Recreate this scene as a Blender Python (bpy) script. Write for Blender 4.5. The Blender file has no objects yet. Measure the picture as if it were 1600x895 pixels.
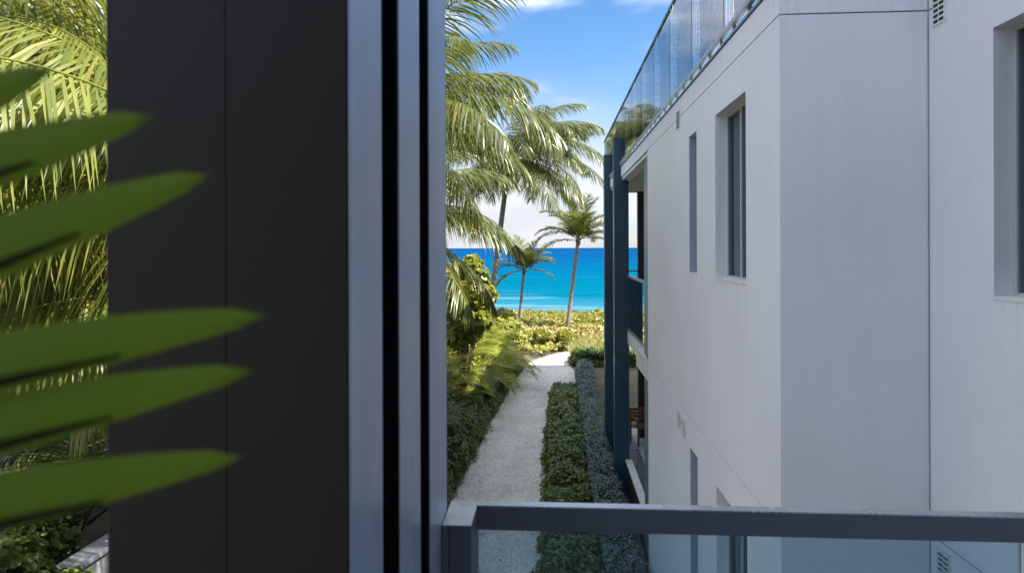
import bpy, bmesh, math, random
import numpy as np
from mathutils import Vector, Matrix, noise as mnoise
R = math.radians
sc = bpy.context.scene
C = sc.collection
EYE = 5.0                                   # eye height above the garden, metres

# ------------------------------------------------------------------ camera, sky, sun, exposure
cam = bpy.data.cameras.new('camera'); camo = bpy.data.objects.new('camera', cam); C.objects.link(camo)
camo.location = (0, 0, EYE)
cam.sensor_width = 36; cam.lens = 22.5; cam.shift_y = -0.0375
cam.clip_start = 0.02; cam.clip_end = 100000
camo.rotation_euler = (Matrix.Rotation(math.atan(.063), 3, 'Z') @ Matrix.Rotation(R(90), 3, 'X') @ Matrix.Rotation(R(-0.2), 3, 'Z')).to_euler()
cam.dof.use_dof = True; cam.dof.focus_distance = 5.5; cam.dof.aperture_fstop = 5.0
sc.camera = camo

SUN_EL, SUN_AZ = 52.0, -16.0                  # azimuth counted from +X towards +Y
to_sun = Vector((math.cos(R(SUN_EL))*math.cos(R(SUN_AZ)), math.cos(R(SUN_EL))*math.sin(R(SUN_AZ)), math.sin(R(SUN_EL))))
sl = bpy.data.lights.new('sun', 'SUN'); so = bpy.data.objects.new('sun', sl); C.objects.link(so)
sl.energy = 3.5; sl.angle = R(0.5); sl.color = (1, .95, .86)
so.rotation_euler = to_sun.to_track_quat('Z', 'Y').to_euler()

world = bpy.data.worlds.new('World'); sc.world = world; world.use_nodes = True
wn = world.node_tree; wn.nodes.clear()
def N(nt, t, **kw):
    n = nt.nodes.new(t)
    for k, v in kw.items():
        if k.startswith('i_'): n.inputs[k[2:].replace('_', ' ')].default_value = v
        else: setattr(n, k, v)
    return n
def L(nt, a, b): nt.links.new(a, b)
def math_node(nt, op, a, b=None, clamp=False):
    n = nt.nodes.new('ShaderNodeMath'); n.operation = op; n.use_clamp = clamp
    for i, v in enumerate((a, b)):
        if v is None: continue
        if isinstance(v, (int, float)): n.inputs[i].default_value = v
        else: nt.links.new(v, n.inputs[i])
    return n.outputs[0]
def mixc(nt, fac, a, b, blend='MIX'):
    n = nt.nodes.new('ShaderNodeMix'); n.data_type = 'RGBA'; n.blend_type = blend
    for i, v in ((0, fac), (6, a), (7, b)):
        if isinstance(v, (int, float)): n.inputs[i].default_value = v
        elif isinstance(v, tuple): n.inputs[i].default_value = v if len(v) == 4 else v + (1,)
        else: nt.links.new(v, n.inputs[i])
    return n.outputs[2]
def ramp(nt, fac, stops, interp='LINEAR'):
    n = nt.nodes.new('ShaderNodeValToRGB'); n.color_ramp.interpolation = interp
    el = n.color_ramp.elements
    while len(el) > 1: el.remove(el[-1])
    el[0].position = stops[0][0]; el[0].color = tuple(stops[0][1]) + (1,)
    for p, c in stops[1:]:
        e = el.new(p); e.color = tuple(c) + (1,)
    nt.links.new(fac, n.inputs[0])
    return n.outputs[0]
def maprange(nt, v, a, b, c=0.0, d=1.0, smooth=True):
    n = nt.nodes.new('ShaderNodeMapRange'); n.interpolation_type = 'SMOOTHSTEP' if smooth else 'LINEAR'
    nt.links.new(v, n.inputs[0])
    for i, x in enumerate((a, b, c, d)): n.inputs[i+1].default_value = x
    return n.outputs[0]
sky = N(wn, 'ShaderNodeTexSky', sky_type='NISHITA', sun_disc=False)
sky.sun_elevation = R(SUN_EL); sky.sun_rotation = R(90-SUN_AZ); sky.air_density = 1.0; sky.dust_density = 0.6; sky.ozone_density = 2.5; sky.altitude = 0
tc = N(wn, 'ShaderNodeTexCoord')
sep = N(wn, 'ShaderNodeSeparateXYZ'); L(wn, tc.outputs['Generated'], sep.inputs[0])
mp = N(wn, 'ShaderNodeMapping'); mp.inputs['Scale'].default_value = (2.2, 2.2, 7.0); mp.inputs['Location'].default_value = (3.25, 0.4, 0.3); mp.inputs['Rotation'].default_value = (0, 0, R(16))
L(wn, tc.outputs['Generated'], mp.inputs[0])
nz = N(wn, 'ShaderNodeTexNoise', i_Scale=1.5, i_Detail=6.0, i_Roughness=0.48); L(wn, mp.outputs[0], nz.inputs['Vector'])
bank = maprange(wn, sep.outputs[2], 0.30, 0.05)
wisp = maprange(wn, nz.outputs[0], 0.42, 0.68)
low = maprange(wn, nz.outputs[0], 0.2, 0.5)
cover = math_node(wn, 'MAXIMUM', math_node(wn, 'MULTIPLY', bank, low), math_node(wn, 'MULTIPLY', wisp, 0.9))
hs = N(wn, 'ShaderNodeHueSaturation', i_Saturation=1.24, i_Value=0.39); L(wn, sky.outputs[0], hs.inputs['Color'])
clb = mixc(wn, maprange(wn, nz.outputs[0], 0.35, 0.62), (1.26, 1.31, 1.50), (1.66, 1.68, 1.77))
cl = mixc(wn, maprange(wn, sep.outputs[2], 0.22, 0.5), clb, (7.2, 7.1, 7.1))
skyc = mixc(wn, math_node(wn, 'MULTIPLY', cover, 0.92), hs.outputs[0], cl)
bg = N(wn, 'ShaderNodeBackground', i_Strength=0.15); L(wn, skyc, bg.inputs[0])
wo = N(wn, 'ShaderNodeOutputWorld'); L(wn, bg.outputs[0], wo.inputs[0])

vs = sc.view_settings; vs.view_transform = 'Standard'; vs.look = 'None'; vs.exposure = 1.95; vs.gamma = 1.0; vs.use_curve_mapping = False
sc.render.engine = 'CYCLES'; sc.cycles.use_denoising = True
sc.cycles.max_bounces = 10; sc.cycles.transparent_max_bounces = 16; sc.cycles.caustics_reflective = False; sc.cycles.caustics_refractive = False

# ------------------------------------------------------------------ materials
M = {}
def newmat(name):
    m = bpy.data.materials.new(name); m.use_nodes = True
    nt = m.node_tree; b = nt.nodes['Principled BSDF']; M[name] = m
    return m, nt, b
def pos(nt, scale=(1, 1, 1)):
    g = N(nt, 'ShaderNodeNewGeometry'); mp = N(nt, 'ShaderNodeMapping'); mp.inputs['Scale'].default_value = scale
    L(nt, g.outputs['Position'], mp.inputs[0]); return mp.outputs[0]
def noise(nt, vec, scale, detail=4, rough=.55):
    n = N(nt, 'ShaderNodeTexNoise', i_Scale=scale, i_Detail=detail, i_Roughness=rough); L(nt, vec, n.inputs['Vector']); return n.outputs[0]
def bump(nt, b, h, strength, dist):
    n = N(nt, 'ShaderNodeBump', i_Strength=strength, i_Distance=dist); L(nt, h, n.inputs['Height']); L(nt, n.outputs[0], b.inputs['Normal'])
def simple(name, col, rough=.5, metal=0, spec=.5, var=.12, vscale=6, bscale=0, bdist=.001):
    m, nt, b = newmat(name)
    n = noise(nt, pos(nt), vscale, 5)
    d = tuple(c*(1-var) for c in col); l = tuple(c*(1+var) for c in col)
    L(nt, ramp(nt, n, [(.3, d), (.7, l)]), b.inputs['Base Color'])
    b.inputs['Roughness'].default_value = rough; b.inputs['Metallic'].default_value = metal; b.inputs['Specular IOR Level'].default_value = spec
    if bscale: bump(nt, b, noise(nt, pos(nt), bscale, 4), .6, bdist)
    return m
def stucco():
    m, nt, b = newmat('stucco')
    big = noise(nt, pos(nt), .9, 4); streak = noise(nt, pos(nt, (5, 5, .22)), 1.6, 6, .65)
    c = ramp(nt, big, [(.3, (.775, .775, .83)), (.7, (.835, .835, .89))])
    c = mixc(nt, maprange(nt, streak, .50, .8, 0, .17), c, (.60, .60, .62))
    spots = noise(nt, pos(nt), 14, 3); c = mixc(nt, maprange(nt, spots, .70, .78, 0, .2), c, (.45, .44, .43))
    g = N(nt, 'ShaderNodeNewGeometry'); sp = N(nt, 'ShaderNodeSeparateXYZ'); L(nt, g.outputs['Position'], sp.inputs[0])
    run = noise(nt, pos(nt, (14, 14, .5)), 1.5, 4, .6)                 # rain runs below the sills and the parapet cap
    for z1, z0, y0, y1 in ((4.73, 3.9, 4.7, 5.62), (4.73, 4.2, 6.28, 6.68), (4.73, 3.9, 1.9, 3.5), (6.64, 6.15, -4, 9.6)):
        mz = math_node(nt, 'MULTIPLY', maprange(nt, sp.outputs[2], z0, z1), math_node(nt, 'LESS_THAN', sp.outputs[2], z1))
        my = math_node(nt, 'MULTIPLY', maprange(nt, sp.outputs[1], y0, y0+.05), maprange(nt, sp.outputs[1], y1, y1-.05))
        c = mixc(nt, math_node(nt, 'MULTIPLY', math_node(nt, 'MULTIPLY', mz, my), maprange(nt, run, .48, .72, 0, .2)), c, (.42, .40, .38))
    L(nt, c, b.inputs['Base Color']); b.inputs['Roughness'].default_value = .85; b.inputs['Specular IOR Level'].default_value = .2
    fine = noise(nt, pos(nt), 130, 3); lumps = noise(nt, pos(nt), 22, 3)
    bump(nt, b, math_node(nt, 'ADD', fine, math_node(nt, 'MULTIPLY', lumps, 1.2)), .55, .0035)
stucco()
simple('plaster_white', (.72, .72, .71), .7, bscale=60)
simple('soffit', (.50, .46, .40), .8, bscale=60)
simple('grout_dark', (.035, .033, .032), .9)
simple('charcoal', (.0200, .0152, .0105), .5, spec=.25, var=.12, vscale=3, bscale=160, bdist=.0004)
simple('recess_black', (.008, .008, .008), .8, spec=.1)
def satin(name, col, rough, spec=.6):
    m, nt, b = newmat(name)
    st = noise(nt, pos(nt, (1, 1, .06)), 9, 4); dust = noise(nt, pos(nt), 30, 5, .7)
    L(nt, mixc(nt, maprange(nt, dust, .60, .8, 0, .16), col, tuple(min(1, c*2.2+.03) for c in col)), b.inputs['Base Color'])
    L(nt, maprange(nt, st, .3, .7, rough*.8, rough*1.3), b.inputs['Roughness'])
    b.inputs['Specular IOR Level'].default_value = spec
    b.inputs['Metallic'].default_value = 0.0
    return b
satin('fin_metal', (.33, .39, .49), .34, .7).inputs['Metallic'].default_value = .5
satin('blade_steel', (.015, .058, .098), .4, .55)
satin('rail_metal', (.10, .115, .14), .42, .4)
satin('rail_top', (.42, .45, .48), .28, .8).inputs['Metallic'].default_value = .6
satin('aluminium', (.34, .36, .38), .35, .6).inputs['Metallic'].default_value = .5
satin('frame_blue', (.15, .18, .22), .4, .5)
satin('reveal_shade_blue', (.33, .40, .50), .55, .3)  # shade of the slot reveals put into a colour
satin('window_frame', (.50, .50, .49), .45, .5)
def glass_mat(name, tint, gloss, rough=.0, wav=0.0):
    m, nt, b = newmat(name); nt.nodes.remove(b)
    tr = N(nt, 'ShaderNodeBsdfTransparent'); tr.inputs[0].default_value = tint + (1,)
    gl = N(nt, 'ShaderNodeBsdfGlossy', i_Roughness=rough); gl.inputs[0].default_value = (.95, .98, 1, 1)
    fr = N(nt, 'ShaderNodeFresnel', i_IOR=1.5)
    if wav:
        bp = N(nt, 'ShaderNodeBump', i_Strength=.35, i_Distance=wav); L(nt, noise(nt, pos(nt, (1, 1, 2.2)), 4, 2), bp.inputs['Height']); L(nt, bp.outputs[0], gl.inputs['Normal'])
    mx = N(nt, 'ShaderNodeMixShader'); L(nt, math_node(nt, 'MULTIPLY', fr.outputs[0], gloss, True), mx.inputs[0])
    L(nt, tr.outputs[0], mx.inputs[1]); L(nt, gl.outputs[0], mx.inputs[2])
    out = nt.nodes['Material Output']; L(nt, mx.outputs[0], out.inputs[0])
glass_mat('rail_glass', (.66, .79, .86), .7)
glass_mat('roof_glass', (.94, .97, .98), 1.15, .0, .004)
glass_mat('dark_glass', (.16, .26, .30), 1.3)
def window_glass():
    m, nt, b = newmat('window_glass')
    sl_ = N(nt, 'ShaderNodeTexWave', i_Scale=14.0); sl_.bands_direction = 'Z'; L(nt, pos(nt), sl_.inputs['Vector'])
    L(nt, mixc(nt, maprange(nt, sl_.outputs[1], .3, .7, 0, 1), (.016, .032, .05), (.028, .05, .07)), b.inputs['Base Color'])
    b.inputs['Roughness'].default_value = .05; b.inputs['Specular IOR Level'].default_value = 1.0
window_glass()
simple('wood', (.16, .075, .035), .5, var=.3, vscale=20)
simple('dark_column', (.022, .018, .016), .6)
simple('slate', (.035, .05, .065), .5, var=.25, vscale=4)
simple('pale_paver', (.30, .33, .36), .6, var=.15, vscale=5)
simple('pale_grout', (.55, .56, .57), .8)
simple('terracotta', (.25, .24, .23), .7)
simple('soil', (.055, .042, .03), .95, var=.4, vscale=3, bscale=30, bdist=.02)

def leaf_mat(name, stops, trans=.35, tcol=(.35, .5, .05), rough=.4, spec=.4):
    """stops: dark to light leaf colours, chosen by the per-leaf 'tint' attribute"""
    m, nt, b = newmat(name)
    at = N(nt, 'ShaderNodeAttribute', attribute_name='tint')
    nv = noise(nt, pos(nt), 1.3, 3)
    t = math_node(nt, 'ADD', at.outputs['Fac'], maprange(nt, nv, .3, .7, -.12, .12, False), True)
    c = ramp(nt, t, stops)
    L(nt, c, b.inputs['Base Color']); b.inputs['Roughness'].default_value = rough; b.inputs['Specular IOR Level'].default_value = spec
    tb = N(nt, 'ShaderNodeBsdfTranslucent'); L(nt, mixc(nt, .6, c, tcol), tb.inputs[0])
    mx = N(nt, 'ShaderNodeMixShader', i_Fac=trans); L(nt, b.outputs[0], mx.inputs[1]); L(nt, tb.outputs[0], mx.inputs[2])
    L(nt, mx.outputs[0], nt.nodes['Material Output'].inputs[0])
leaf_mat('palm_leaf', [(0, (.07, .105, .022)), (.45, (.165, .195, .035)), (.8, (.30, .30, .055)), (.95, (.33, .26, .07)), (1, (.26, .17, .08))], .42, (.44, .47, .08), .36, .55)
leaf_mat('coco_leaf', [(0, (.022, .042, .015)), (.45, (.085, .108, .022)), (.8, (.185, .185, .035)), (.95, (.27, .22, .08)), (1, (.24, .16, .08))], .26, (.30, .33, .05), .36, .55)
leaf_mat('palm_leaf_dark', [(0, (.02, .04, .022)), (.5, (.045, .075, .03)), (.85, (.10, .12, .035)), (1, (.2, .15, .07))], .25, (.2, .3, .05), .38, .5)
leaf_mat('areca_leaf', [(0, (.09, .13, .018)), (.4, (.20, .25, .026)), (.8, (.36, .36, .045)), (1, (.45, .38, .10))], .36, (.5, .52, .05), .38, .5)
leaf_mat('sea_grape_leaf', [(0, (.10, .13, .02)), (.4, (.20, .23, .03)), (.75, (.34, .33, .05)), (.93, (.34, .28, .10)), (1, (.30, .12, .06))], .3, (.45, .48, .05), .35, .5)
leaf_mat('dune_leaf', [(0, (.16, .19, .025)), (.35, (.32, .31, .05)), (.6, (.44, .34, .14)), (.85, (.50, .41, .28)), (1, (.40, .22, .14))], .2, (.5, .4, .1), .5, .4)
leaf_mat('grass_leaf', [(0, (.20, .22, .06)), (.5, (.38, .35, .15)), (1, (.56, .48, .28))], .25, (.5, .45, .1), .6, .2)
leaf_mat('ground_leaf', [(0, (.035, .06, .014)), (.5, (.105, .165, .03)), (.85, (.21, .27, .05)), (1, (.28, .27, .07))], .2, (.2, .3, .04), .35, .55)
leaf_mat('silver_leaf', [(0, (.06, .095, .08)), (.5, (.16, .22, .20)), (1, (.30, .37, .34))], .15, (.2, .3, .15), .5, .4)
leaf_mat('pot_leaf', [(0, (.085, .135, .012)), (.92, (.155, .23, .02)), (1, (.17, .15, .03))], .3, (.18, .27, .02), .6, .12)
simple('fold_shade_dark', (.008, .014, .003), .7, spec=.1)  # near-black for the shaded fold along each leaflet
simple('frond_stem', (.17, .18, .05), .5, var=.25, vscale=8)
def bark():
    m, nt, b = newmat('palm_bark')
    rings = N(nt, 'ShaderNodeTexWave', i_Scale=5.5, i_Distortion=2.5); rings.bands_direction = 'Z'; L(nt, pos(nt), rings.inputs['Vector'])
    n = noise(nt, pos(nt, (1, 1, .5)), 7, 6, .65)
    c = ramp(nt, n, [(.3, (.17, .14, .12)), (.7, (.36, .31, .27))])
    c = mixc(nt, maprange(nt, rings.outputs[1], .55, 1, 0, .5), c, (.10, .08, .07))
    L(nt, c, b.inputs['Base Color']); b.inputs['Roughness'].default_value = .9
    bump(nt, b, math_node(nt, 'ADD', n, rings.outputs[1]), .6, .015)
bark()
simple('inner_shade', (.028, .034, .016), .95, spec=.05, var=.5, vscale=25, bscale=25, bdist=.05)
simple('branch', (.13, .10, .075), .9, var=.3, vscale=12, bscale=40, bdist=.004)
def ground_mat():
    m, nt, b = newmat('ground')
    n = noise(nt, pos(nt), .8, 6); s = noise(nt, pos(nt), 18, 4)
    c = ramp(nt, n, [(.35, (.07, .06, .035)), (.6, (.16, .13, .08))]); c = mixc(nt, maprange(nt, s, .4, .7, 0, .5), c, (.06, .075, .025))
    g = N(nt, 'ShaderNodeNewGeometry'); sp = N(nt, 'ShaderNodeSeparateXYZ'); L(nt, g.outputs['Position'], sp.inputs[0])
    c = mixc(nt, maprange(nt, sp.outputs[1], 42, 46), c, (.55, .47, .36))
    L(nt, c, b.inputs['Base Color']); b.inputs['Roughness'].default_value = .95; bump(nt, b, s, .7, .03)
ground_mat()
def gravel_mat(name, pebbles):
    m, nt, b = newmat(name)
    v = N(nt, 'ShaderNodeTexVoronoi', i_Scale=46.0); L(nt, pos(nt), v.inputs['Vector'])
    sepc = N(nt, 'ShaderNodeSeparateColor'); L(nt, v.outputs['Color'], sepc.inputs[0])
    c = ramp(nt, sepc.outputs[0], [(0, (.42, .40, .37)), (.35, (.66, .64, .60)), (1, (.84, .82, .78))])
    dirt = noise(nt, pos(nt), 1.4, 5, .6); c = mixc(nt, maprange(nt, dirt, .5, .75, 0, .45), c, (.38, .35, .30))
    L(nt, c, b.inputs['Base Color']); b.inputs['Roughness'].default_value = .9; b.inputs['Specular IOR Level'].default_value = .2
    if not pebbles:
        bump(nt, b, math_node(nt, 'ADD', math_node(nt, 'SUBTRACT', 1.0, v.outputs['Distance']), math_node(nt, 'MULTIPLY', dirt, 2)), .8, .012)
gravel_mat('gravel', False); gravel_mat('pebble', True)
def sea_mat():
    m, nt, b = newmat('sea')
    g = N(nt, 'ShaderNodeNewGeometry'); sp = N(nt, 'ShaderNodeSeparateXYZ'); L(nt, g.outputs['Position'], sp.inputs[0])
    wob = math_node(nt, 'ADD', sp.outputs[1], math_node(nt, 'MULTIPLY', noise(nt, pos(nt, (.02, .02, 1)), 1, 3), 16.0))
    lg = math_node(nt, 'DIVIDE', math_node(nt, 'LOGARITHM', wob, 10.0), 4.0)      # 60 m -> .445, 150 m -> .544, 1 km -> .75
    c = ramp(nt, lg, [(.455, (.07, .18, .23)), (.478, (.02, .14, .20)), (.492, (.0005, .105, .17)), (.545, (.0005, .092, .165)), (.60, (.001, .072, .165)), (.68, (.002, .054, .15)), (.9, (.003, .045, .13))])
    band = noise(nt, pos(nt, (.004, .05, 1)), 1, 5, .6)
    c = mixc(nt, maprange(nt, band, .55, .72, 0, .4), c, (.004, .10, .30))
    foam = noise(nt, pos(nt, (.05, .22, 1)), 1, 7, .7); foam2 = noise(nt, pos(nt, (.012, .05, 1)), 1, 8, .72)
    near = maprange(nt, sp.outputs[1], 110, 62)
    f = math_node(nt, 'ADD', maprange(nt, foam2, .62, .72, 0, .3), math_node(nt, 'MULTIPLY', near, maprange(nt, foam, .50, .68, 0, .38)), True)
    rip = noise(nt, pos(nt, (.07, .55, 1)), 1, 4, .6); c = mixc(nt, maprange(nt, rip, .35, .65, 0, .5), c, mixc(nt, 1.0, c, (.62, .74, .82), 'MULTIPLY'))
    c = mixc(nt, f, c, (.34, .42, .45))
    L(nt, c, b.inputs['Base Color']); b.inputs['Roughness'].default_value = .8; b.inputs['Specular IOR Level'].default_value = 0.0
    bump(nt, b, math_node(nt, 'ADD', foam, foam2), .8, 1.5)
sea_mat()

# ------------------------------------------------------------------ helpers
def obj(name, me, mat=None, parent=None, label=None, cat=None, group=None, kind=None):
    o = bpy.data.objects.new(name, me); C.objects.link(o)
    if mat and me is not None and not me.materials: me.materials.append(M[mat])
    if parent is not None: o.parent = parent
    if label: o['label'] = label
    if cat: o['category'] = cat
    if group: o['group'] = group
    if kind: o['kind'] = kind
    return o
def thing(name, label, cat, loc=(0, 0, 0), rz=0, group=None):
    o = obj(name, None, label=label, cat=cat, group=group); o.location = loc; o.rotation_euler = (0, 0, rz); return o
def add_box(bm, x0, x1, y0, y1, z0, z1, bev=0):
    r = bmesh.ops.create_cube(bm, size=1)
    for v in r['verts']:
        v.co = Vector((x0+(x1-x0)*(v.co.x+.5), y0+(y1-y0)*(v.co.y+.5), z0+(z1-z0)*(v.co.z+.5)))
    if bev:
        es = list({e for v in r['verts'] for e in v.link_edges})
        bmesh.ops.bevel(bm, geom=es, offset=bev, segments=2, affect='EDGES', profile=.5)
def fin(bm, name):
    bmesh.ops.recalc_face_normals(bm, faces=bm.faces)
    me = bpy.data.meshes.new(name); bm.to_mesh(me); bm.free(); return me
def box(name, b, mat, parent=None, bev=0, **kw):
    """a box given in world metres; the parent's location is taken off so that parts sit where they should"""
    p = parent
    off = Vector((0, 0, 0))
    while p is not None: off += p.location; p = p.parent
    bm = bmesh.new(); add_box(bm, *b, bev); me = fin(bm, name)
    if off.length: me.transform(Matrix.Translation(-off))
    return obj(name, me, mat, parent, **kw)
def tube_mesh(name, pts, rads, sides=8, cap=True):
    bm = bmesh.new(); rings = []
    for i, p in enumerate(pts):
        p = Vector(p); t = (Vector(pts[min(i+1, len(pts)-1)])-Vector(pts[max(i-1, 0)])).normalized()
        a = t.cross(Vector((0, 0, 1)) if abs(t.z) < .95 else Vector((1, 0, 0))).normalized(); b = t.cross(a)
        rings.append([bm.verts.new(p+(a*math.cos(2*math.pi*k/sides)+b*math.sin(2*math.pi*k/sides))*rads[i]) for k in range(sides)])
    for r0, r1 in zip(rings, rings[1:]):
        for k in range(sides): bm.faces.new((r0[k], r0[(k+1) % sides], r1[(k+1) % sides], r1[k]))
    if cap: bm.faces.new(rings[0]); bm.faces.new(rings[-1])
    for f in bm.faces: f.smooth = True
    return fin(bm, name)
def np_mesh(name, verts, faces_list, tint=None):
    """verts (n,3); faces_list: list of (k,m) int arrays, all polygons of one size per array"""
    me = bpy.data.meshes.new(name)
    verts = np.asarray(verts, np.float32)
    me.vertices.add(len(verts)); me.vertices.foreach_set('co', verts.ravel())
    loops = np.concatenate([f.ravel() for f in faces_list]).astype(np.int32)
    tot = np.concatenate([np.full(len(f), f.shape[1]) for f in faces_list]).astype(np.int32)
    start = np.concatenate(([0], np.cumsum(tot)[:-1])).astype(np.int32)
    me.loops.add(len(loops)); me.loops.foreach_set('vertex_index', loops)
    me.polygons.add(len(tot)); me.polygons.foreach_set('loop_start', start); me.polygons.foreach_set('loop_total', tot)
    me.update(calc_edges=True)
    if tint is not None:
        a = me.attributes.new('tint', 'FLOAT', 'POINT'); a.data.foreach_set('value', np.asarray(tint, np.float32))
    return me
def norm(a): return a/np.maximum(np.linalg.norm(a, axis=1, keepdims=True), 1e-9)
def leaves_mesh(name, P, Nn, size, tint, aspect=.6, rng=None, rounded=False, fold=.12):
    """one small leaf per point: diamond (4 verts, folded) or round (7 verts)"""
    n = len(P); rng = rng or np.random.default_rng(1)
    Nn = norm(Nn); t = norm(np.cross(Nn, rng.normal(size=(n, 3)))); w = np.cross(Nn, t)
    s = size[:, None]
    if rounded:
        a = np.array([0, .9, 2.0, math.pi, 2*math.pi-2.0, 2*math.pi-.9]); V = []
        for k in a: V.append(P+t*s*.5*(math.cos(k))+w*s*.5*aspect*math.sin(k)+Nn*s*fold*abs(math.sin(k)))
        V = np.stack(V, 1).reshape(-1, 3); b = np.arange(n)[:, None]*6
        F = [np.concatenate([b+np.array([[0, 1, 2, 3]]), b+np.array([[0, 3, 4, 5]])])]
        return np_mesh(name, V, F, np.repeat(tint, 6))
    V = np.stack([P-t*s*.5, P+w*s*.5*aspect+Nn*s*fold, P+t*s*.5, P-w*s*.5*aspect+Nn*s*fold], 1).reshape(-1, 3)
    b = np.arange(n)[:, None]*4
    return np_mesh(name, V, [np.concatenate([b+np.array([[0, 1, 2]]), b+np.array([[0, 2, 3]])])], np.repeat(tint, 4))

# ------------------------------------------------------------------ ground, dune, path, sea
def ground_z(x, y):
    z = 0.0
    if y > 29:
        t = min(1, (y-29)/11); t = t*t*(3-2*t)
        z = .22*t*(1+.35*mnoise.noise(Vector((x*.18, y*.18, 0))))
    if y > 44: z -= min(1, (y-44)/22)*3.4
    return z
xs = np.concatenate([np.linspace(-120, -14, 12), np.linspace(-12, 12, 33), np.linspace(14, 120, 12)]); ys = np.concatenate([np.linspace(-30, 26, 15), np.linspace(28, 70, 43)])
V = [(x, y, ground_z(x, y)) for y in ys for x in xs]; nx = len(xs)
F = np.array([(j*nx+i, j*nx+i+1, (j+1)*nx+i+1, (j+1)*nx+i) for j in range(len(ys)-1) for i in range(nx-1)])
g = obj('ground', np_mesh('ground', V, [F]), 'ground', kind='structure')
seay = np.array([55, 120, 300, 1000, 4000, 40000.]); seax = np.array([-40000, -3000, -300, 300, 3000, 40000.])
V = [(x, y, -1.5) for y in seay for x in seax]
F = np.array([(j*6+i, j*6+i+1, (j+1)*6+i+1, (j+1)*6+i) for j in range(5) for i in range(5)])
obj('sea', np_mesh('sea', V, [F]), 'sea', kind='structure')
# gravel path: (y, left x, right x)
PATH = [(2, -2.1, -.12), (8, -2.05, -.15), (13, -1.96, -.15), (17, -1.8, -.12), (20, -1.66, -.08), (21.8, -1.57, .02), (22.8, -1.5, .55), (23.8, -1.44, .82), (25, -1.32, .88), (26.5, -1.2, .80), (28, -.95, .62), (29.2, -.45, .62), (30.4, .3, 1.1), (31, .9, 1.8)]
PY = np.array([p[0] for p in PATH]); PL = np.array([p[1] for p in PATH]); PR = np.array([p[2] for p in PATH])
V = []; rr = np.random.default_rng(3)
yy = np.linspace(2, 31, 120)
for y in yy:
    l = np.interp(y, PY, PL)+.05*mnoise.noise(Vector((0, y*1.7, 0))); r = np.interp(y, PY, PR)+.05*mnoise.noise(Vector((9, y*1.7, 0)))
    for k in range(9):
        x = l+(r-l)*k/8; V.append((x, y, .012+.012*mnoise.noise(Vector((x*2, y*1.2, 3)))+ground_z(x, y)))
F = np.array([(j*9+i, j*9+i+1, (j+1)*9+i+1, (j+1)*9+i) for j in range(len(yy)-1) for i in range(8)])
path = obj('gravel_path', np_mesh('gravel_path', V, [F]), 'gravel', kind='structure')
for p in path.data.polygons: p.use_smooth = True
n = 42000
py = 9+(rr.random(n)**1.5)*20; fx = rr.random(n)*1.04-.02
px = np.interp(py, PY, PL)*(1-fx)+np.interp(py, PY, PR)*fx
sz = rr.uniform(.008, .021, n); pz = np.full(n, .016)
oct_ = np.array([(1, 0, 0), (0, 1, 0), (-1, 0, 0), (0, -1, 0), (0, 0, .7), (0, 0, -.7)])
ang = rr.random(n)*6.28; ca, sa = np.cos(ang), np.sin(ang)
O = oct_[None]*rr.uniform(.7, 1.3, (n, 6, 1))
V = np.stack([px[:, None]+sz[:, None]*(O[..., 0]*ca[:, None]-O[..., 1]*sa[:, None]*.8), py[:, None]+sz[:, None]*(O[..., 0]*sa[:, None]+O[..., 1]*ca[:, None]*.8), pz[:, None]+sz[:, None]*O[..., 2]], 2).reshape(-1, 3)
b6 = np.arange(n)[:, None]*6
F = np.concatenate([b6+np.array([f]) for f in ((0, 1, 4), (1, 2, 4), (2, 3, 4), (3, 0, 4))])
obj('gravel_pebbles', np_mesh('gravel_pebbles', V, [F]), 'pebble', label='loose pale pebbles strewn over the gravel path', cat='pebbles', kind='stuff')

n = 420; ly = 9+rr.random(n)*19; lf = np.where(rr.random(n) < .7, rr.choice([0, 1], n)+rr.normal(size=n)*.1, rr.random(n)); lf = np.clip(lf, .01, .99)
P = np.stack([np.interp(ly, PY, PL)*(1-lf)+np.interp(ly, PY, PR)*lf, ly, np.full(n, .038)], 1)
obj('leaf_litter', leaves_mesh('leaf_litter', P, rr.normal(size=(n, 3))*.25+[0, 0, 1], rr.uniform(.03, .10, n), rr.uniform(.3, 1, n), .45, rr), 'dune_leaf', label='small dry leaves fallen on the gravel path', cat='leaf litter', kind='stuff')

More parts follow.
